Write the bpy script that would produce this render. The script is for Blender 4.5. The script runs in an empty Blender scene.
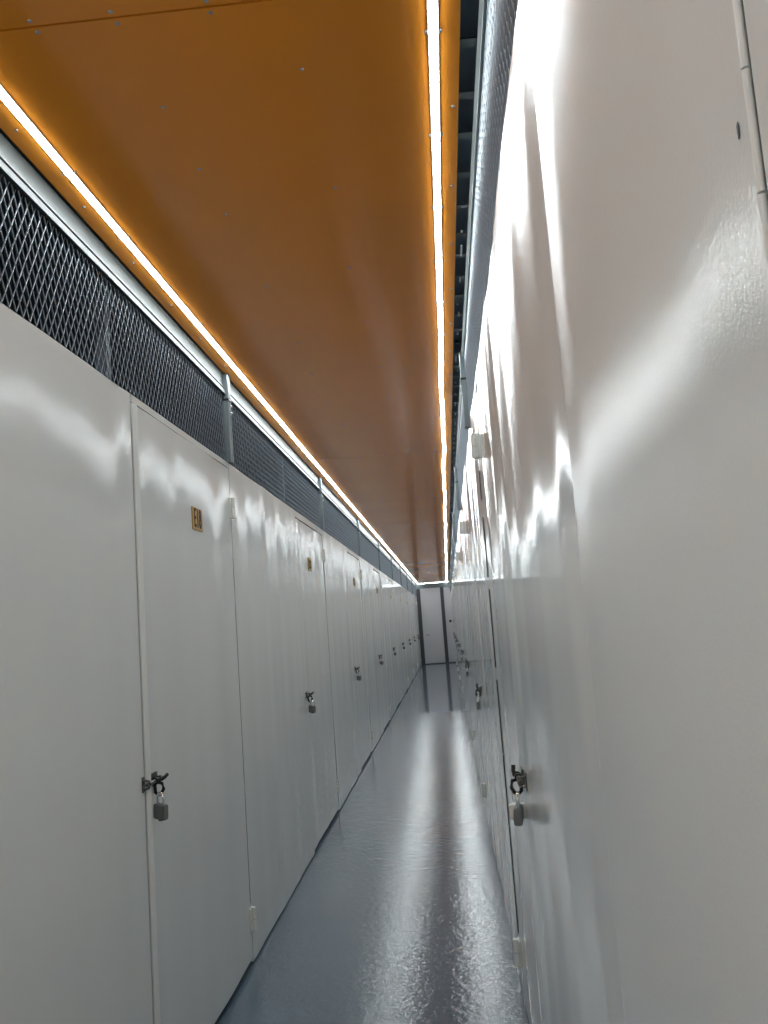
import bpy, bmesh, math, random
from mathutils import Vector, Matrix

random.seed(7)
S = bpy.context.scene
C = S.collection
PI = math.pi

# ------------------------------------------------------------------ layout (metres)
XL, XR = -1.0075, 0.179          # faces of the two corridor walls
ZC = 2.777                       # underside of the ochre ceiling
Y0, Y1 = -2.32, 31.4             # corridor ends
ZL, ZR = 2.33, 2.405             # tops of the solid walls
PITCH = 3.3
CX0, CX1 = -1.0015, 0.129         # ceiling edges

# ------------------------------------------------------------------ materials
def mat(name, col, rough=0.5, metal=0.0, spec=0.5, bumps=(), coat=0.0, emit=None, mottle=0.0, mottle_scale=3.0,
        rough_var=0.0, stretch=(1, 1, 1)):
    m = bpy.data.materials.new(name)
    m.use_nodes = True
    nt = m.node_tree
    b = nt.nodes['Principled BSDF']
    b.inputs['Base Color'].default_value = (*col, 1)
    b.inputs['Roughness'].default_value = rough
    b.inputs['Metallic'].default_value = metal
    b.inputs['Specular IOR Level'].default_value = spec
    b.inputs['Coat Weight'].default_value = coat
    if emit:
        b.inputs['Emission Color'].default_value = (*emit[0], 1)
        b.inputs['Emission Strength'].default_value = emit[1]
    geo = nt.nodes.new('ShaderNodeNewGeometry')
    mp = nt.nodes.new('ShaderNodeMapping')
    mp.inputs['Scale'].default_value = stretch
    nt.links.new(geo.outputs['Position'], mp.inputs['Vector'])
    prev = None
    for scale, dist, detail in bumps:
        n = nt.nodes.new('ShaderNodeTexNoise')
        n.inputs['Scale'].default_value = scale
        n.inputs['Detail'].default_value = detail
        n.inputs['Roughness'].default_value = 0.5
        nt.links.new(mp.outputs['Vector'], n.inputs['Vector'])
        bp = nt.nodes.new('ShaderNodeBump')
        bp.inputs['Strength'].default_value = 1.0
        bp.inputs['Distance'].default_value = dist
        nt.links.new(n.outputs['Fac'], bp.inputs['Height'])
        if prev:
            nt.links.new(prev.outputs['Normal'], bp.inputs['Normal'])
        prev = bp
    if prev:
        nt.links.new(prev.outputs['Normal'], b.inputs['Normal'])
    if mottle or rough_var:
        n = nt.nodes.new('ShaderNodeTexNoise')
        n.inputs['Scale'].default_value = mottle_scale
        n.inputs['Detail'].default_value = 4
        nt.links.new(geo.outputs['Position'], n.inputs['Vector'])
        if mottle:
            r = nt.nodes.new('ShaderNodeMapRange')
            r.inputs['From Min'].default_value = 0.25
            r.inputs['From Max'].default_value = 0.75
            r.inputs['To Min'].default_value = 1 - mottle
            r.inputs['To Max'].default_value = 1 + mottle
            nt.links.new(n.outputs['Fac'], r.inputs['Value'])
            mx = nt.nodes.new('ShaderNodeVectorMath')
            mx.operation = 'SCALE'
            mx.inputs[0].default_value = col
            nt.links.new(r.outputs['Result'], mx.inputs['Scale'])
            nt.links.new(mx.outputs['Vector'], b.inputs['Base Color'])
        if rough_var:
            r = nt.nodes.new('ShaderNodeMapRange')
            r.inputs['From Min'].default_value = 0.3
            r.inputs['From Max'].default_value = 0.7
            r.inputs['To Min'].default_value = rough - rough_var
            r.inputs['To Max'].default_value = rough + rough_var
            nt.links.new(n.outputs['Fac'], r.inputs['Value'])
            nt.links.new(r.outputs['Result'], b.inputs['Roughness'])
    return m

WALL_COL = (0.75, 0.757, 0.742)
M = {}
M['wall'] = mat('white_gloss_paint', WALL_COL, 0.13, spec=0.18, bumps=[(380, 0.00010, 2), (60, 0.00020, 1)], mottle=0.015, mottle_scale=2)
M['wall_roller'] = mat('white_gloss_paint_roller_marks', WALL_COL, 0.10, spec=0.18, bumps=[(300, 0.00016, 2)], mottle=0.015, mottle_scale=2)
M['wall_smooth'] = mat('white_gloss_paint_smooth', WALL_COL, 0.09, spec=0.2, bumps=[(380, 0.00004, 2), (60, 0.00008, 1)], mottle=0.015, mottle_scale=2)
M['trim'] = mat('white_trim_paint', (0.74, 0.735, 0.71), 0.3)
M['hinge'] = mat('painted_hinge', (0.76, 0.75, 0.70), 0.35)
M['floor'] = mat('grey_blue_floor_paint', (0.100, 0.142, 0.185), 0.12, spec=0.32, bumps=[(85, 0.0008, 2), (26, 0.0016, 1)], mottle=0.05, mottle_scale=1.5)
M['floor_far'] = mat('smooth_grey_blue_floor_paint', (0.100, 0.142, 0.185), 0.10, spec=0.4, bumps=[(9, 0.0006, 1)], mottle=0.05, mottle_scale=1.5)
M['ceil'] = mat('ochre_gloss_panel', (0.88, 0.300, 0.024), 0.16, spec=0.25, bumps=[(1.2, 0.0025, 1)], mottle=0.05, mottle_scale=1.3)
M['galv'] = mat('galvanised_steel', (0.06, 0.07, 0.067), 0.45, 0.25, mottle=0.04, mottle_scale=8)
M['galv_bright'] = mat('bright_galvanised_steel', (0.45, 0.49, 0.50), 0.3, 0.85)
M['roof'] = mat('blue_grey_soffit', (0.16, 0.21, 0.27), 0.8)
M['galv_matt'] = mat('dull_galvanised_steel', (0.17, 0.20, 0.21), 0.42, 0.5, mottle=0.06, mottle_scale=12)
M['mesh'] = mat('expanded_steel', (0.23, 0.26, 0.295), 0.40, 0.6)
M['dark'] = mat('dark_void_paint', (0.014, 0.017, 0.024), 0.9)
M['darkpost'] = mat('dark_grey_steel', (0.20, 0.23, 0.27), 0.5, 0.4)
M['led'] = mat('led_glow', (1, 1, 1), 0.5, emit=((0.88, 0.97, 1.0), 24.0))
M['alu'] = mat('aluminium_profile', (0.75, 0.76, 0.77), 0.35, 0.8)
M['plate'] = mat('ochre_number_plate', (0.50, 0.27, 0.030), 0.4)
M['ink_shade'] = mat('black_lettering_and_shade', (0.012, 0.010, 0.010), 0.6)  # lettering and chips, also the painted shade in the hinge cracks
M['steel'] = mat('lock_steel', (0.13, 0.13, 0.125), 0.33, 0.85, rough_var=0.1, mottle_scale=60)
M['lockbody'] = mat('grey_lock_body', (0.20, 0.20, 0.195), 0.4, 0.35)
M['blacksteel'] = mat('blackened_steel', (0.02, 0.02, 0.02), 0.4, 0.6)
M['chrome'] = mat('shackle_chrome', (0.8, 0.8, 0.8), 0.12, 1.0)
M['frame'] = mat('dark_grey_door_frame', (0.055, 0.062, 0.075), 0.4)
M['enddoor'] = mat('pale_grey_end_door', (0.60, 0.60, 0.63), 0.3)
M['screw'] = mat('zinc_screw', (0.35, 0.36, 0.36), 0.4, 0.6)
M['bolt_glint'] = mat('white_bolt_and_glint', (0.75, 0.77, 0.78), 0.3)  # white post bolts, and LED glints painted as white slivers

# ------------------------------------------------------------------ helpers
def link(name, bm, m, parent=None, smooth=False, loc=None):
    me = bpy.data.meshes.new(name)
    bmesh.ops.recalc_face_normals(bm, faces=bm.faces[:])
    bm.to_mesh(me); bm.free()
    me.materials.append(m)
    if smooth:
        for p in me.polygons: p.use_smooth = True
    o = bpy.data.objects.new(name, me)
    C.objects.link(o)
    if parent: o.parent = parent
    if loc: o.location = loc
    return o

def empty(name, loc=(0, 0, 0), rz=0.0):
    o = bpy.data.objects.new(name, None)
    o.empty_display_size = 0.05
    C.objects.link(o)
    o.location = loc
    o.rotation_euler = (0, 0, rz)
    return o

def tag(o, label, cat, group=None):
    o['label'] = label; o['category'] = cat; o['kind'] = 'thing'
    if group: o['group'] = group
    return o

def struct(o, label=None):
    o['kind'] = 'structure'
    if label: o['label'] = label
    return o

def copy_tree(o, parent=None):
    c = o.copy(); C.objects.link(c)
    if parent: c.parent = parent
    for ch in list(o.children): copy_tree(ch, c)
    return c

def box(bm, x0, x1, y0, y1, z0, z1, bev=0.0):
    x0, x1 = sorted((x0, x1)); y0, y1 = sorted((y0, y1)); z0, z1 = sorted((z0, z1))
    v = [bm.verts.new(p) for p in ((x0, y0, z0), (x1, y0, z0), (x1, y1, z0), (x0, y1, z0), (x0, y0, z1), (x1, y0, z1), (x1, y1, z1), (x0, y1, z1))]
    fs = [bm.faces.new([v[i] for i in q]) for q in ((0, 3, 2, 1), (4, 5, 6, 7), (0, 1, 5, 4), (1, 2, 6, 5), (2, 3, 7, 6), (3, 0, 4, 7))]
    if bev:
        es = list({e for f in fs for e in f.edges})
        bmesh.ops.bevel(bm, geom=es, offset=bev, segments=2, affect='EDGES')
    return fs

def bx(name, m, parent, *a, bev=0.0, loc=None):
    bm = bmesh.new(); box(bm, *a, bev=bev)
    return link(name, bm, m, parent, loc=loc)

def tube(bm, pts, r, n=10, closed=False):
    pts = [Vector(p) for p in pts]
    rings = []
    up = Vector((0.13, 0.31, 0.94))
    for i, p in enumerate(pts):
        a = pts[i - 1] if (i or closed) else pts[i]
        b = pts[(i + 1) % len(pts)] if (i < len(pts) - 1 or closed) else pts[i]
        t = (b - a).normalized()
        if abs(t.dot(up)) > 0.95: up = Vector((1, 0, 0))
        s = t.cross(up).normalized(); u = s.cross(t)
        rings.append([bm.verts.new(p + s * (r * math.cos(2 * PI * k / n)) + u * (r * math.sin(2 * PI * k / n))) for k in range(n)])
    m = len(rings)
    for i in range(m if closed else m - 1):
        A, B = rings[i], rings[(i + 1) % m]
        for k in range(n): bm.faces.new((A[k], A[(k + 1) % n], B[(k + 1) % n], B[k]))
    if not closed:
        for rg in (rings[0], rings[-1]): bm.faces.new([bm.verts.new(v.co) for v in rg])

def profile(bm, pts, y0, y1):
    """closed cross-section in (x, z) swept along y"""
    a = [bm.verts.new((x, y0, z)) for x, z in pts]
    b = [bm.verts.new((x, y1, z)) for x, z in pts]
    n = len(pts)
    for i in range(n): bm.faces.new((a[i], a[(i + 1) % n], b[(i + 1) % n], b[i]))
    bm.faces.new(a); bm.faces.new(b)

# sheet metal that is not quite flat: a front grid, with thickness. Local frame: x along wall, -y out of the wall.
def sheet_bm(x0, x1, z0, z1, th, rnd, amp=1.0, step=0.035, tilt=None, lean=None):
    bm = bmesh.new()
    nx = max(4, int(abs(x1 - x0) / step)); nz = 14
    comps = []
    for lam, a in ((1.3, 1.5), (0.62, 0.75), (0.34, 0.32), (0.19, 0.10)):
        comps.append((2 * PI / (lam * rnd.uniform(0.85, 1.15)), a * 0.0016 * amp * rnd.uniform(0.6, 1.2), rnd.uniform(0, 6.28), rnd.uniform(-0.5, 0.5)))
    tz = rnd.uniform(-1, 1) * 0.0018 * amp if lean is None else lean
    tx = rnd.uniform(-1, 1) * 0.0015 * amp if tilt is None else tilt
    w = x1 - x0
    def d(x, z):
        v = sum(a * math.sin(k * x + ph + q * z) for k, a, ph, q in comps)
        u = (x - x0) / w
        v += tz * (z - 1.2) + tx * (x - 0.5 * (x0 + x1))
        e = min(1.0, min(u, 1 - u) * w / 0.14)           # edges are held by the frame
        return v * (3 * e * e - 2 * e * e * e)
    grid = [[bm.verts.new((x0 + w * i / nx, d(x0 + w * i / nx, z0 + (z1 - z0) * j / nz), z0 + (z1 - z0) * j / nz)) for j in range(nz + 1)] for i in range(nx + 1)]
    back = [bm.verts.new(p) for p in ((x0, th, z0), (x1, th, z0), (x1, th, z1), (x0, th, z1))]
    front = []
    for i in range(nx):
        for j in range(nz):
            f = bm.faces.new((grid[i][j], grid[i + 1][j], grid[i + 1][j + 1], grid[i][j + 1])); f.smooth = True
    cp = lambda vs: [bm.verts.new(v.co) for v in vs]
    lo, hi = cp([g[0] for g in grid]), cp([g[-1] for g in grid])
    bm.faces.new(lo + [back[1], back[0]])
    bm.faces.new(hi[::-1] + [back[3], back[2]])
    bm.faces.new(cp([grid[0][j] for j in range(nz, -1, -1)]) + [back[0], back[3]])
    bm.faces.new(cp([grid[-1][j] for j in range(nz + 1)]) + [back[2], back[1]])
    bm.faces.new(back)
    return bm

# a wall-side frame: returns (x, rotation, m) ; local x = m * (world y - y_origin)
SIDE = {'left': (XL, PI / 2, 1), 'right': (XR, -PI / 2, -1)}

# ------------------------------------------------------------------ outer shell of the place
def shell():
    struct(bx('floor_slab', M['dark'], None, -2.6, 1.8, Y0 - .1, Y1 + .1, -0.16, -0.012), 'dark floor slab under the storage units')
    struct(bx('roof_slab', M['roof'], None, -2.6, 1.8, Y0 - .1, Y1 + .1, 3.05, 3.2), 'dark roof slab above the ochre ceiling')
    struct(bx('wall_outer_left', M['dark'], None, -2.6, -2.5, Y0 - .1, Y1 + .1, -0.012, 3.05), 'dark wall behind the mesh screens')
    struct(bx('wall_outer_right', M['dark'], None, 1.7, 1.8, Y0 - .1, Y1 + .1, -0.012, 3.05), 'dark wall behind the mesh screens')
    struct(bx('wall_rear', M['wall'], None, XL - .05, XR + .05, Y0 - .1, Y0, -0.012, 3.05), 'white wall closing the corridor')
shell()

YS = 15.05
fl = bmesh.new(); box(fl, XL - .02, XR + .02, Y0, YS, -0.012, 0)
fl = struct(link('floor', fl, M['floor']), 'glossy blue-grey painted corridor floor')
f2 = bx('floor_section', M['floor_far'], fl, XL - .02, XR + .02, YS + .004, Y1, -0.012, -0.0006)

# ------------------------------------------------------------------ ceiling of ochre sheets
seams = [-2.3, 1.683, 6.78, 9.39, 11.8, 14.5, 17.1, 19.7, 22.3, 24.9, 27.5, 30.1, Y1 - 0.005]
rc = random.Random(3)
for a, b in zip(seams, seams[1:]):
    bm = bmesh.new(); box(bm, CX0, CX1, a + 0.003, b - 0.003, ZC, ZC + 0.012)
    struct(link('ceiling', bm, M['ceil']), 'glossy ochre ceiling sheet')
bm = bmesh.new()
def screw(bm, x, y, r=0.0055):
    n = 8
    a = [bm.verts.new((x + r * math.cos(2 * PI * k / n), y + r * math.sin(2 * PI * k / n), ZC + .001)) for k in range(n)]
    b = [bm.verts.new((x + .7 * r * math.cos(2 * PI * k / n), y + .7 * r * math.sin(2 * PI * k / n), ZC - .0022)) for k in range(n)]
    for k in range(n): bm.faces.new((a[k], a[(k + 1) % n], b[(k + 1) % n], b[k]))
    bm.faces.new(b)
scr = [(-0.757, 1.664), (-0.757, 1.70), (-0.587, 1.664), (-0.587, 1.701), (-0.389, 1.665), (-0.389, 1.70),
       (-0.589, 2.01), (-0.584, 2.315), (-0.578, 2.595), (-0.234, 1.922), (-0.229, 2.495), (-0.25, 3.1), (-0.575, 3.2), (-0.24, 3.7), (-0.57, 3.9)]
for s in seams[2:-1]:
    for x in (-.85, -.587, -.389, -.2, 0.0):
        scr += [(x, s - .02), (x, s + .02)]
y = 4.4
while y < 14:
    for x in (-.58, -.235): scr.append((x + rc.uniform(-.01, .01), y))
    y += 0.62
y = 1.2
while y < 12:
    scr.append((-0.97, y)); scr.append((0.115, y + .1)); y += 0.42
for x, yy in scr: screw(bm, x, yy)
struct(link('ceiling_screws', bm, M['screw']), 'small zinc screw heads in the ochre ceiling')

# ------------------------------------------------------------------ LED strip lights
def led(name, x, w, wob, label, ya=Y0 + .05, yb=Y1 - .06):
    root = tag(empty(name, (x, ya, ZC)), label, 'strip light', 'glowing strip lights under the ceiling')
    bm = bmesh.new()
    ys = []
    y = ya
    while y < yb:
        ys.append(y); y += 0.009 if 1.5 < y < 5 else (0.05 if y < 12 else 0.25)
    ys.append(yb)
    def off(y): return wob * (math.sin(y * 2.1 + x * 9) + 0.6 * math.sin(y * 4.7 + 1)) * min(1, max(0, (y - 3) / 3))
    prevc = prevd = None
    dm = bmesh.new()
    for i, y in enumerate(ys):
        o = off(y)
        k = 0.0015 if (i % 2 and 1.5 < y < 5) else 0.0
        hw = w / 2 - k
        c = [bm.verts.new((o + sx, y - ya, sz)) for sx, sz in ((-w / 2 - .002, 0), (-w / 2 - .002, -.0035), (w / 2 + .002, -.0035), (w / 2 + .002, 0))]
        d = [dm.verts.new((o + sx, y - ya, sz)) for sx, sz in ((-hw, -.0036), (-hw * .92, -.0065), (hw * .92, -.0065), (hw, -.0036))]
        for bmx, p, q in ((bm, prevc, c), (dm, prevd, d)):
            if p:
                for j in range(3): bmx.faces.new((p[j], p[j + 1], q[j + 1], q[j]))
        prevc, prevd = c, d
    link('channel', bm, M['alu'], root)
    link('diffuser', dm, M['led'], root)
    first = None
    y = 1.836
    while y < 14:
        if first is None:
            cb = bmesh.new()
            box(cb, -w / 2 - .009, -w / 2 - .001, -.005, .005, -.006, 0, bev=.0012)
            box(cb, w / 2 + .001, w / 2 + .009, -.005, .005, -.006, 0, bev=.0012)
            tube(cb, [(-w / 2 - .005, 0, -.0035), (-w / 2, 0, -.011), (w / 2, 0, -.011), (w / 2 + .005, 0, -.0035)], .0007, 6)
            first = link('clip', cb, M['screw'], root)
            o = first
        else:
            o = first.copy(); C.objects.link(o)
        o.location = (off(y), y - ya, 0)
        y += 0.425
    return root
led('led_strip_light', -0.929, 0.021, 0.001, 'long white LED strip on the ochre ceiling along the E18 wall')
led('led_strip_light', 0.070, 0.020, 0.0045, 'long white LED strip on the ochre ceiling along the wall facing E18')
root = tag(empty('led_strip_light', ((XL + XR) / 2, Y1 - .035, ZC)), 'short white LED strip across the corridor above the end door', 'strip light', 'glowing strip lights under the ceiling')
bx('channel', M['alu'], root, -.545, .545, -.013, .013, -.0035, 0)
bx('diffuser', M['led'], root, -.54, .54, -.010, .010, -.0065, -.0036)

# ------------------------------------------------------------------ expanded metal
def diamond_mesh(length, z0, z1, w=0.037, h=0.062):
    """flat expanded steel, local: x along, z up, y normal"""
    bm = bmesh.new()
    n = int(length / w)
    rows = int((z1 - z0) / (h / 2)) + 1
    sw, st = 0.0023, 0.0016
    def strand(xa, za, xb, zb, up):
        if max(za, zb) > z1 + 1e-6:
            t = (z1 - za) / (zb - za); xb = xa + (xb - xa) * t; zb = z1
        L = math.hypot(xb - xa, zb - za)
        wd = sw if up else sw * .55
        nx, nz = -(zb - za) / L * wd, (xb - xa) / L * wd
        s = 1 if up else -1
        y0, y1 = (-st, st * .4) if up else (-st * .4, st)
        vs = []
        for (px, pz) in ((xa, za), (xb, zb)):
            vs.append([bm.verts.new((px + nx, y0 , pz + nz)), bm.verts.new((px - nx, y0 + s * .0012, pz - nz)),
                       bm.verts.new((px - nx, y1 + s * .0012, pz - nz)), bm.verts.new((px + nx, y1, pz + nz))])
        a, b = vs
        for k in range(4): bm.faces.new((a[k], a[(k + 1) % 4], b[(k + 1) % 4], b[k]))
    for j in range(rows):
        za, zb = z0 + j * h / 2, z0 + (j + 1) * h / 2
        if za >= z1: break
        ph = 0 if j % 2 == 0 else 0.5
        for i in range(n):
            xc = (i + 0.5) * w
            if j % 2 == 0:
                strand(xc, za, xc + w / 2, zb, True); strand(xc, za, xc - w / 2, zb, False)
            else:
                xe = i * w
                strand(xe, za, xe + w / 2, zb, True)
                strand(xe + w, za, xe + w / 2, zb, False)
    return bm

ORD = ['first', 'second', 'third', 'fourth', 'fifth', 'sixth', 'seventh', 'eighth', 'ninth', 'tenth', 'eleventh']
BAYS = [0.98 + PITCH * k for k in range(10)]      # last one is shorter
bay_len = lambda y: min(PITCH, Y1 - y) - (0.060 if y + PITCH < Y1 else 0.034)

def screens(side):
    X, rot, m = SIDE[side]
    zs = ZL if side == 'left' else ZR
    zm = 2.664 if side == 'left' else 2.742     # top of the mesh, foot of the rail
    where = 'E18 wall' if side == 'left' else 'wall facing E18'
    cache = {}
    rb = random.Random(11)
    for k, y in enumerate(BAYS):
        L = bay_len(y)
        root = empty('mesh_screen', (X, y + .030, zs), rot)
        lab = f'expanded metal screen with silver top rail, {ORD[k]} along the top of the {where}'
        tag(root, lab, 'mesh screen', 'expanded metal screens along the ' + where)
        key = round(L, 2)
        if key not in cache:
            bm = diamond_mesh(L, 0.002, zm - zs + 0.004)
            if m < 0:
                for v in bm.verts: v.co.x -= L
            mo = link('mesh', bm, M['mesh'], root)
            mo.location = (0, 0.002, 0)
            # top rail: flat flange, two ribs, lower lip
            bm = bmesh.new()
            top = ZC - .003 - zs; b = zm - zs
            if side == 'left':
                sec = [(0.002, top), (0.002, b + .046), (-.006, b + .044), (-.006, b + .037), (0.001, b + .034), (0.001, b + .027), (-.009, b + .025), (-.013, b + .003), (-.013, b),
                       (0.004, b), (0.004, b + .02), (0.012, b + .03), (0.012, top)]
            else:
                sec = [(-.004, top), (-.012, top - .012), (-.014, b + .012), (-.006, b + .006), (-.006, b), (0.004, b), (0.004, b + .01), (0.012, top - .01), (0.012, top)]
            pts = [(p, q) for p, q in sec]
            a = [bm.verts.new((0, p, q)) for p, q in pts]; c = [bm.verts.new((m * L, p, q)) for p, q in pts]
            n = len(pts)
            for i in range(n): bm.faces.new((a[i], a[(i + 1) % n], c[(i + 1) % n], c[i]))
            bm.faces.new(a); bm.faces.new(c)
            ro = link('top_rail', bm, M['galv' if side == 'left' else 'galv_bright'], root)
            # foot lip on the wall top
            bm = bmesh.new(); box(bm, 0, m * L, 0.006, 0.03, 0.0, 0.004)
            fo = link('foot_rail', bm, M['galv_matt'], root)
            cache[key] = (mo, ro, fo)
        else:
            for o in cache[key]:
                c = o.copy(); C.objects.link(c); c.parent = root
        if side == 'right':
            bx('bounce_sheet', M['roof'], root, -L, 0, -.070, .012, .432, .434)  # added sheet, catches bounced light so the slot is not black
        if side == 'right' and y < 20:
            # cross brackets in the slot between ceiling edge and rail
            n = int(L / 0.207)
            for i in range(n):
                if 'br' not in cache:
                    bm = bmesh.new()
                    box(bm, -.016, .016, -.050, .012, .402, .405)
                    box(bm, -.016, .016, -.050, -.047, .405, .425)
                    cache['br'] = o = link('bracket', bm, M['galv_matt'], root)
                else:
                    o = cache['br'].copy(); C.objects.link(o); o.parent = root
                o.location = (-(0.10 + i * 0.207 + rb.uniform(-.02, .02)), 0, 0)
            yy = 1.9 if k == 0 else 0.1
            while yy < L - .12 and y < 11:
                Lt = rb.choice((.012, .05, .03, .09))
                if 'tt' not in cache:
                    bm = bmesh.new(); box(bm, -.5, .5, -.0035, .0035, -.002, .002, bev=.0008)
                    cache['tt'] = o = link('glint_sliver', bm, M['bolt_glint'], root)  # white slivers standing in for LED glints in the slot
                else:
                    o = cache['tt'].copy(); C.objects.link(o); o.parent = root
                o.scale = (Lt, 1, 1); o.location = (-yy, -.030 + rb.uniform(-.006, .006), ZC - zs + .010)
                yy += Lt + rb.uniform(.08, .25)
screens('left'); screens('right')

# posts between the screens
def post_proto(side):
    m = SIDE[side][2]
    root = empty('post')
    H = ZC - .006 - (ZL if side == 'left' else ZR)
    w = .026
    bm = bmesh.new()
    # open steel channel: web to the corridor, two returns
    sec = [(-w, .010), (-w, -.020), (-w + .006, -.0235), (-.006, -.0235), (-.004, -.0205), (.004, -.0205), (.006, -.0235), (w - .006, -.0235), (w, -.020), (w, .010), (w - .003, .010), (w - .003, -.017), (-w + .003, -.017), (-w + .003, .010)]
    a = [bm.verts.new((p, q, 0)) for p, q in sec]; c = [bm.verts.new((p, q, H)) for p, q in sec]
    n = len(sec)
    for i in range(n): bm.faces.new((a[i], a[(i + 1) % n], c[(i + 1) % n], c[i]))
    bm.faces.new(a); bm.faces.new(c)
    link('channel', bm, M['galv_matt'], root)
    bm = bmesh.new(); box(bm, -w - .003, w + .003, -.026, .004, H - .135, H - .125, bev=.001)
    link('clamp', bm, M['blacksteel'], root)
    for dz in (H - .19, H - .155):
        bm = bmesh.new(); tube(bm, [(m * .016, -.0235, dz), (m * .016, -.030, dz)], .006, 6)
        link('bolt', bm, M['bolt_glint'], root)
    return root
for side in ('left', 'right'):
    X, rot, m = SIDE[side]
    proto = None
    where = 'E18 wall' if side == 'left' else 'wall facing E18'
    for k, y in enumerate([b + PITCH for b in BAYS[:-1]]):
        o = proto = post_proto(side) if proto is None else None or proto
        if k: o = copy_tree(proto)
        o.location = (X, y, ZL if side == 'left' else ZR); o.rotation_euler = (0, 0, rot)
        lab = 'galvanised channel post between mesh screens, directly above the hinges of the E18 door' if (k == 0 and side == 'left') else f'galvanised channel post between mesh screens, {ORD[k]} along the {where}'
        tag(o, lab, 'post', 'galvanised posts along the ' + where)
# studs behind the mesh of the E18 wall
stud = None
for k, y in enumerate([2.88 + PITCH * i for i in range(4)]):
    if stud is None:
        bm = bmesh.new()
        sec = [(-.02, 0), (.02, 0), (.02, .035), (.017, .035), (.017, .003), (-.017, .003), (-.017, .035), (-.02, .035)]
        a = [bm.verts.new((p, q, 0)) for p, q in sec]; c = [bm.verts.new((p, q, 3.03)) for p, q in sec]
        for i in range(8): bm.faces.new((a[i], a[(i + 1) % 8], c[(i + 1) % 8], c[i]))
        bm.faces.new(a); bm.faces.new(c)
        o = stud = link('steel_stud', bm, M['darkpost'])
    else:
        o = stud.copy(); C.objects.link(o)
    o.location = (XL - .06, y, -0.012); o.rotation_euler = (0, 0, PI / 2)
    tag(o, f'dim steel stud behind the mesh above the padlock edge of the {ORD[k]} E18 wall door', 'stud', 'studs behind the mesh screens')

# ------------------------------------------------------------------ walls and doors
rw = random.Random(21)
wall_root = {}
for side in ('left', 'right'):
    X, rot, m = SIDE[side]
    wall_root[side] = (X, rot)

def panel(side, ya, yb, z0, z1, amp=1.0, tilt=None, lean=None, paint=None):
    m = SIDE[side][2]
    a, b = sorted((m * ya, m * yb))
    o = struct(link('wall_' + side, sheet_bm(a, b, z0, z1, .03, rw, amp, tilt=tilt, lean=lean), M[paint or ('wall' if side == 'left' else 'wall_smooth')]), 'glossy white fixed wall panel')
    o.location = (wall_root[side][0], 0, 0); o.rotation_euler = (0, 0, wall_root[side][1])
    return o

G = 0.0022
def plate_on(door, m, xc, z, text):
    p = bx('number_plate', M['plate'], door, -.0745, .0745, -.0035, .0, -.047, .047, bev=.001)
    p.location = (xc, -.0025, z)
    p['label'] = 'ochre number plate'
    if text:
        dg = bpy.context.evaluated_depsgraph_get
        cu = bpy.data.curves.new('lettering', 'FONT')
        cu.body = text; cu.align_x = 'CENTER'; cu.align_y = 'CENTER'
        cu.size = 0.108; cu.offset = 0.0012; cu.extrude = 0.0006; cu.space_character = 1.12
        t = bpy.data.objects.new('lettering', cu); C.objects.link(t)
        cu.materials.append(M['ink_shade'])
        bpy.context.view_layer.update()
        me = bpy.data.meshes.new_from_object(t.evaluated_get(dg()))
        bpy.data.objects.remove(t); t = bpy.data.objects.new('lettering', me); C.objects.link(t)
        t.parent = p; t.rotation_euler = (PI / 2, 0, 0); t.location = (0, -.0042, 0); t.scale = (0.62, 1.04, 1)
    else:
        bm = bmesh.new()
        for x0, x1, za, zb in ((-.052, -.020, -.030, -.018), (-.052, -.038, -.030, .030), (-.052, -.020, .018, .030), (-.008, .006, -.030, .030), (.018, .050, -.030, -.016), (.036, .050, -.03, .03), (.018, .05, .018, .03)):
            box(bm, x0, x1, -.0045, -.0034, za, zb)
        link('lettering', bm, M['ink_shade'], p)
    return p

def bolt_on(door, m, z, pale_keeper):
    """sliding bolt at the free edge; local x=0 is that edge, door runs to m*x"""
    pl = bx('bolt_plate', M['steel'], door, m * .034, m * .10, -.006, .001, z - .020, z + .022, bev=.001)
    bm = bmesh.new()
    tube(bm, [(m * -.040, -.017, z), (m * .105, -.017, z)], .0062, 10)
    link('bolt_rod', bm, M['steel'], pl, smooth=True)
    bm = bmesh.new()
    for xx in (.046, .085):
        tube(bm, [(m * (xx - .007), -.017, z), (m * (xx + .007), -.017, z)], .0105, 10)
    link('bolt_guide', bm, M['blacksteel'], pl)
    bm = bmesh.new()
    if m > 0:
        tube(bm, [(.058, -.017, z), (.060, -.034, z + .002), (.070, -.040, z + .006), (.084, -.044, z + .012)], .0062, 8)
    else:
        tube(bm, [(-.058, -.017, z), (-.060, -.026, z + .004), (-.066, -.028, z + .015), (-.070, -.026, z + .030)], .0062, 8)
    link('bolt_handle', bm, M['blacksteel'], pl, smooth=True)
    bm = bmesh.new()
    tube(bm, [(m * .060, -.016, z - .008), (m * .060, -.034, z - .012), (m * .060, -.038, z - .030), (m * .060, -.030, z - .044), (m * .060, -.020, z - .050), (m * .060, -.010, z - .040), (m * .060, -.009, z - .018)], .0058, 8, True)
    link('hasp_loop', bm, M['blacksteel'], pl, smooth=True)
    bm = bmesh.new()
    box(bm, m * -.040, m * -.018, -.003, .001, z - .024, z + .024, bev=.001)
    tube(bm, [(m * -.034, -.002, z + .015), (m * -.030, -.020, z + .011), (m * -.028, -.023, z), (m * -.030, -.020, z - .011), (m * -.034, -.002, z - .015)], .0035, 8)
    link('keeper', bm, M['steel'], pl)
    if pale_keeper:
        bm = bmesh.new()
        zz = z - .098
        box(bm, m * .062, m * .092, -.048, .001, zz - .02, zz + .02, bev=.003)
        o = link('pale_staple', bm, M['hinge'], door); o['label'] = 'cream painted staple block'

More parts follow.
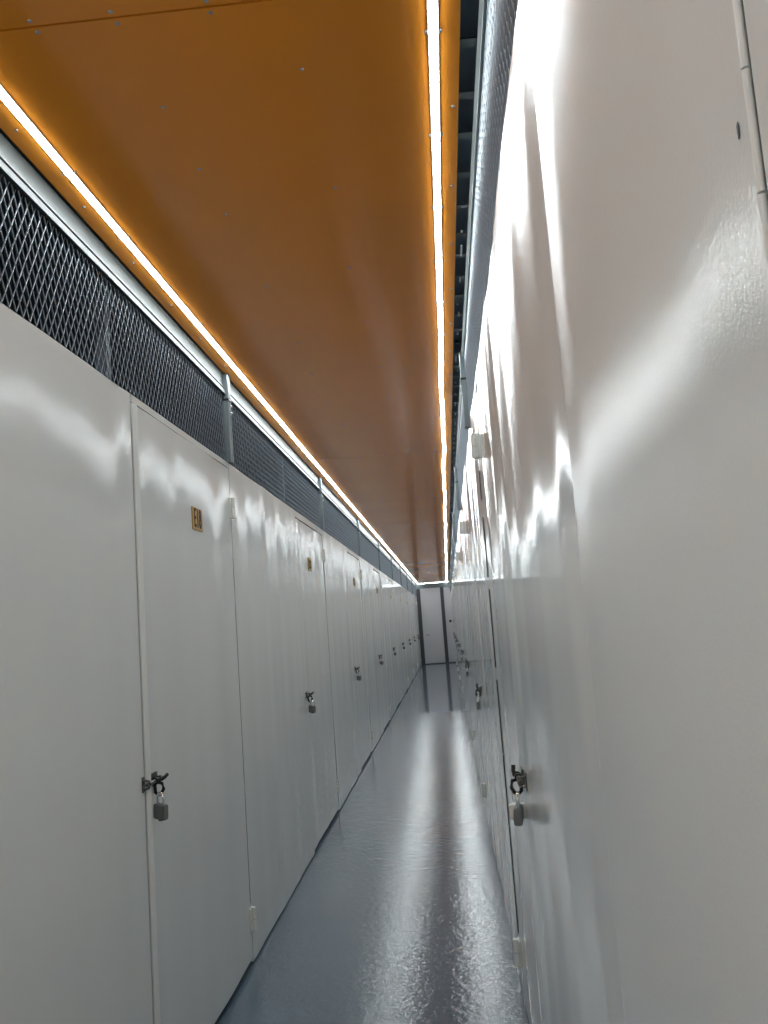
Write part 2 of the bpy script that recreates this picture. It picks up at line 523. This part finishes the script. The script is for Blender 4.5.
def hinge_on(door, m, w, z):
    bm = bmesh.new()
    x0, x1 = m * (w - .030), m * (w + .026)
    box(bm, x0, m * (w - .002), -.006, .001, z - .05, z + .05, bev=.0015)
    box(bm, m * (w + .002), x1, -.006, .001, z - .05, z + .05, bev=.0015)
    h = link('hinge', bm, M['hinge'], door)
    bm = bmesh.new()
    for a, b in ((-.05, -.002), (.002, .05)):
        tube(bm, [(m * w, -.014, z + a), (m * w, -.014, z + b)], .0125 if m < 0 else .011, 12)
    link('knuckle', bm, M['hinge'], h, smooth=True)
    return h

def padlock():
    root = empty('padlock')
    bm = bmesh.new()
    box(bm, -.025, .025, -.0115, .0115, -.048, 0, bev=.003)
    box(bm, -.0225, .0225, -.0125, .0125, -.040, -.010, bev=.001)
    link('body', bm, M['lockbody'], root)
    bm = bmesh.new()
    pts = [(-.015, 0, -.004), (-.015, 0, .020)] + [(-.015 * math.cos(PI * t / 8), 0, .020 + .015 * math.sin(PI * t / 8)) for t in range(1, 8)] + [(.015, 0, .020), (.015, 0, -.004)]
    tube(bm, pts, .0052, 10)
    link('shackle', bm, M['chrome'], root, smooth=True)
    bm = bmesh.new(); tube(bm, [(0, 0, -.0505), (0, 0, -.0525)], .008, 12)
    link('keyway', bm, M['blacksteel'], root)
    return root
lock_proto = padlock()
n_lock = [0]

def place_lock(loc, rot, label):
    o = lock_proto if n_lock[0] == 0 else copy_tree(lock_proto)
    n_lock[0] += 1
    o.location = loc; o.rotation_euler = rot
    tag(o, label, 'padlock', 'padlocks hanging from the door bolts')

def door(side, yl, yh, ztop, label, plate=None, text=None, lock_z=1.045, zbot=0.014, inset=0.0, locklabel=None, amp=1.0, strip=True, hz=(2.105, .20), lean=None, tilt=None, details=True):
    X, rot, m = SIDE[side]
    sx = 1 if side == 'left' else -1
    d = empty('storage_door', (X - sx * inset, yl, 0), rot)
    tag(d, label, 'door', 'white storage doors along the ' + ('E18 wall' if side == 'left' else 'wall facing E18'))
    w = yh - yl
    a, b = sorted((m * .001, m * (w - .004)))
    link('leaf', sheet_bm(a, b, zbot, ztop, .03, rw, amp, lean=lean, tilt=tilt), M['wall' if side == 'left' else 'wall_smooth'], d)
    if strip:
        bm = bmesh.new()
        xa, xb = (m * -.006, m * .030)
        n = 8
        pts = [(xa + (xb - xa) * t / n, -.003 - .010 * math.sin(PI * t / n)) for t in range(n + 1)] + [(xb, .001), (xa, .001)]
        A = [bm.verts.new((p, q, zbot + .002)) for p, q in pts]; B = [bm.verts.new((p, q, ztop - .004)) for p, q in pts]
        for i in range(len(pts)):
            j = (i + 1) % len(pts); bm.faces.new((A[i], A[j], B[j], B[i]))
        bm.faces.new(A); bm.faces.new(B)
        e = link('edge_strip', bm, M['trim'], d)
    if details:
        rg = random.Random(int(yh * 10) + len(side))
        z = .03
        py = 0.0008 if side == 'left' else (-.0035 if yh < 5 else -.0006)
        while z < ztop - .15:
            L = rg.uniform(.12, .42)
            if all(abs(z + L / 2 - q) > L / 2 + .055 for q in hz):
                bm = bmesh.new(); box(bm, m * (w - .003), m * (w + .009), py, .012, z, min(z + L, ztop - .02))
                link('crack_shade', bm, M['ink_shade'], d)  # black strips stand in for the shade in the hinge crack
                z += L + rg.choice((.006, .012, .05))
            else:
                z += .03
        for z in hz: hinge_on(d, m, w - .002, z)
        bolt_on(d, m, lock_z, side == 'right' and yh < 5)
    if plate: plate_on(d, m, m * plate, 1.983, text)
    if locklabel:
        place_lock((X + sx * (.034 if side == 'left' else .025), yl + (.036 if side == 'left' else .022), lock_z - .074), (0.05, 0.10 * sx, -0.55 if side == 'left' else 1.42), locklabel)
    return d

# left: hinge edges every 3.3 m
yh0 = 4.28
panel('left', Y0, 0.98 - G, .004, ZC - .004)
for k in range(-1, 9):
    yh = yh0 + PITCH * k
    ynext = min(yh + PITCH - 1.36, Y1 - .002)
    s1 = yh + 0.70
    panel('left', yh + .008, s1 - .0002, .010, ZL)
    lp = panel('left', s1 + .0002, ynext - (.016 if k == -1 else .005), .010, ZL)
    if k == -1:
        for px, pz in ((2.27, .556),):
            bm = bmesh.new(); tube(bm, [(0, .0015, 0), (0, -.0008, 0)], .004, 7)
            sp = link('paint_chip', bm, M['ink_shade'], lp); sp.location = (px, 0, pz)
    if k >= 0:
        yl = yh - 1.36
        top = ZL - (.028 if k == 0 else .052)
        panel('left', yl - .0004, yh + .0024, top + (.003 if k == 0 else .007), ZL, amp=.3)
        if k == 0:
            lab = 'white storage door with the legible E18 plate and a pale edge strip'
            ll = 'steel padlock hanging from the bolt of the E18 door'
        else:
            lab = f'white storage door with a tiny ochre plate, {ORD[k]} door along the E18 wall'
            ll = f'small dark padlock on the {ORD[k]} door along the E18 wall'
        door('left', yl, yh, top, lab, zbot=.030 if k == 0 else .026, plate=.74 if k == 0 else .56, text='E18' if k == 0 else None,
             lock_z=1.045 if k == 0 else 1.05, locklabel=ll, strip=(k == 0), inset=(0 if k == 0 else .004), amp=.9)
# right
hr = [0.452, 3.70, 7.05, 10.35, 13.65, 16.95, 20.25, 23.55, 26.85, 30.15]
lr = [-.9, 2.58, 5.80, 9.1, 12.4, 15.7, 19.0, 22.3, 25.6, 28.9]
panel('right', Y0, -.902, .004, ZR)
for k, (yl, yh) in enumerate(zip(lr, hr)):
    top = ZR - .03
    panel('right', yl - .0004, yh + .0024, top + .003, ZR, amp=.3)
    nxt = lr[k + 1] if k + 1 < len(lr) else Y1 - .002
    if k == 0:
        near_panel = panel('right', yh + .006, 1.197, .006, ZR, amp=.10, tilt=0.0, lean=-.004, paint='wall_roller')
        panel('right', 1.198, nxt - .002, .006, ZR, amp=.6, tilt=-.004, lean=0.0)
    else:
        s1 = yh + .8
        panel('right', yh + .003, s1 - .0002, .006, ZR)
        panel('right', s1 + .0002, nxt - .002, .006, ZR)
    if k == 0:
        d = door('right', yl, yh, top, 'white door sliver beyond the beaded joint and the dark paint chip', strip=False, details=False, amp=.4)
        bm = bmesh.new()
        w = yh - yl
        z = .05
        while z < 2.3:
            tube(bm, [(-(w + .002), -.0005, z), (-(w + .002), -.0005, z + .0675)], .0024, 12)
            z += .069
        link('joint_bead', bm, M['trim'], d, smooth=True)
    else:
        if k == 1:
            lab = 'white storage door with cream hinges and staple block on the wall facing E18'
            ll = 'dark padlock above the cream staple block on the wall facing E18'
        else:
            lab = f'white storage door, {ORD[k - 1]} whole door along the wall facing E18'
            ll = f'small padlock on the {ORD[k - 1]} whole door along the wall facing E18'
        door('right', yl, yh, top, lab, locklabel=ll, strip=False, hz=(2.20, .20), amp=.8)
for s, x0, x1 in (('left', 1.8, 0), ):
    pass
# upper filler of the wall behind the camera on the right, and chip in the paint
panel('right', Y0, .978, ZR + .002, ZC - .004, amp=.3)
bm = bmesh.new()
vs = [bm.verts.new((x, -.0008, z)) for x, z in ((-.0035, .006), (.0015, .008), (.003, .002), (.0015, -.007), (-.002, -.009), (-.0035, -.002))]
bm.faces.new(vs)
f = bmesh.ops.extrude_face_region(bm, geom=bm.faces[:])
for v in f['geom']:
    if isinstance(v, bmesh.types.BMVert): v.co.y += .0008
ch = link('paint_chip', bm, M['frame'], near_panel); ch.location = (-.4745, -.0006, 1.752); ch.scale = (.45, .5, .55)

cable = bmesh.new()
tube(cable, [(XR - .026 + .003 * math.sin(i * 1.7), 1.0 + i * .35, ZC + .085 + .003 * math.sin(i * 2.3)) for i in range(60)], .006, 8)
tag(link('cable', cable, M['blacksteel']), 'dark cable running in the slot between ochre ceiling and silver rail', 'cable')

# ------------------------------------------------------------------ end of the corridor
struct(bx('wall_end', M['enddoor'], None, XL - .05, XR + .05, Y1, Y1 + .1, -0.012, 3.05), 'pale wall at the far end of the corridor')
xa = XL + .02
lintel = struct(bx('trim_1', M['galv_matt'], None, XL + .004, XR - .004, Y1 - .045, Y1 - .0005, 2.60, ZC - .014), 'grey lintel above the end door')
d1 = struct(bx('door_1', M['enddoor'], None, xa + .11, xa + .80, Y1 - .03, Y1 - .0005, .01, 2.60), 'pale grey end door between dark jambs')
bm = bmesh.new()
tube(bm, [(xa + .23, Y1 - .03, 1.0), (xa + .23, Y1 - .07, 1.0), (xa + .33, Y1 - .075, 1.0)], .012, 8)
link('door_handle', bm, M['frame'], d1)
bx('door_jamb', M['frame'], d1, XL + .004, xa + .11, Y1 - .05, Y1 - .0005, 0, 2.60)
bx('door_jamb', M['frame'], d1, xa + .80, xa + .92, Y1 - .05, Y1 - .0005, 0, 2.60)
bx('threshold', M['frame'], d1, XL + .004, XR - .004, Y1 - .06, Y1 - .0005, 0, .03)
bm = bmesh.new(); tube(bm, [(XR - .09, Y1, 1.42), (XR - .09, Y1 - .03, 1.42)], .045, 12)
tag(link('door_buzzer', bm, M['blacksteel']), 'small round black button on the pale wall beside the end door', 'button')

# ------------------------------------------------------------------ world, camera, view
w = bpy.data.worlds.new('dark'); S.world = w; w.use_nodes = True
w.node_tree.nodes['Background'].inputs['Color'].default_value = (0, 0, 0, 1)
cam = bpy.data.cameras.new('camera'); co = bpy.data.objects.new('camera', cam); C.objects.link(co)
fpx, yaw, pitch, roll = 900.9, -0.06143, 0.12274, -0.0716
cy, sy, cp_, sp = math.cos(yaw), math.sin(yaw), math.cos(pitch), math.sin(pitch)
fw = Vector((sy * cp_, cy * cp_, sp)); rt = Vector((cy, -sy, 0)); up = rt.cross(fw)
c, s = math.cos(roll), math.sin(roll)
r2 = c * rt + s * up; u2 = -s * rt + c * up
mw = Matrix((r2, u2, -fw)).transposed().to_4x4()
mw.translation = (0, 0, 1.5)
co.matrix_world = mw
cam.sensor_width = 36; cam.lens = 36 * fpx / 1024
cam.clip_start = 0.02
S.camera = co
S.view_settings.view_transform = 'Standard'
S.view_settings.look = 'None'
S.view_settings.exposure = 0.8
S.view_settings.gamma = 1
S.view_settings.use_curve_mapping = False
S.cycles.max_bounces = 10
S.cycles.diffuse_bounces = 6
S.cycles.glossy_bounces = 6
S.cycles.sample_clamp_indirect = 8
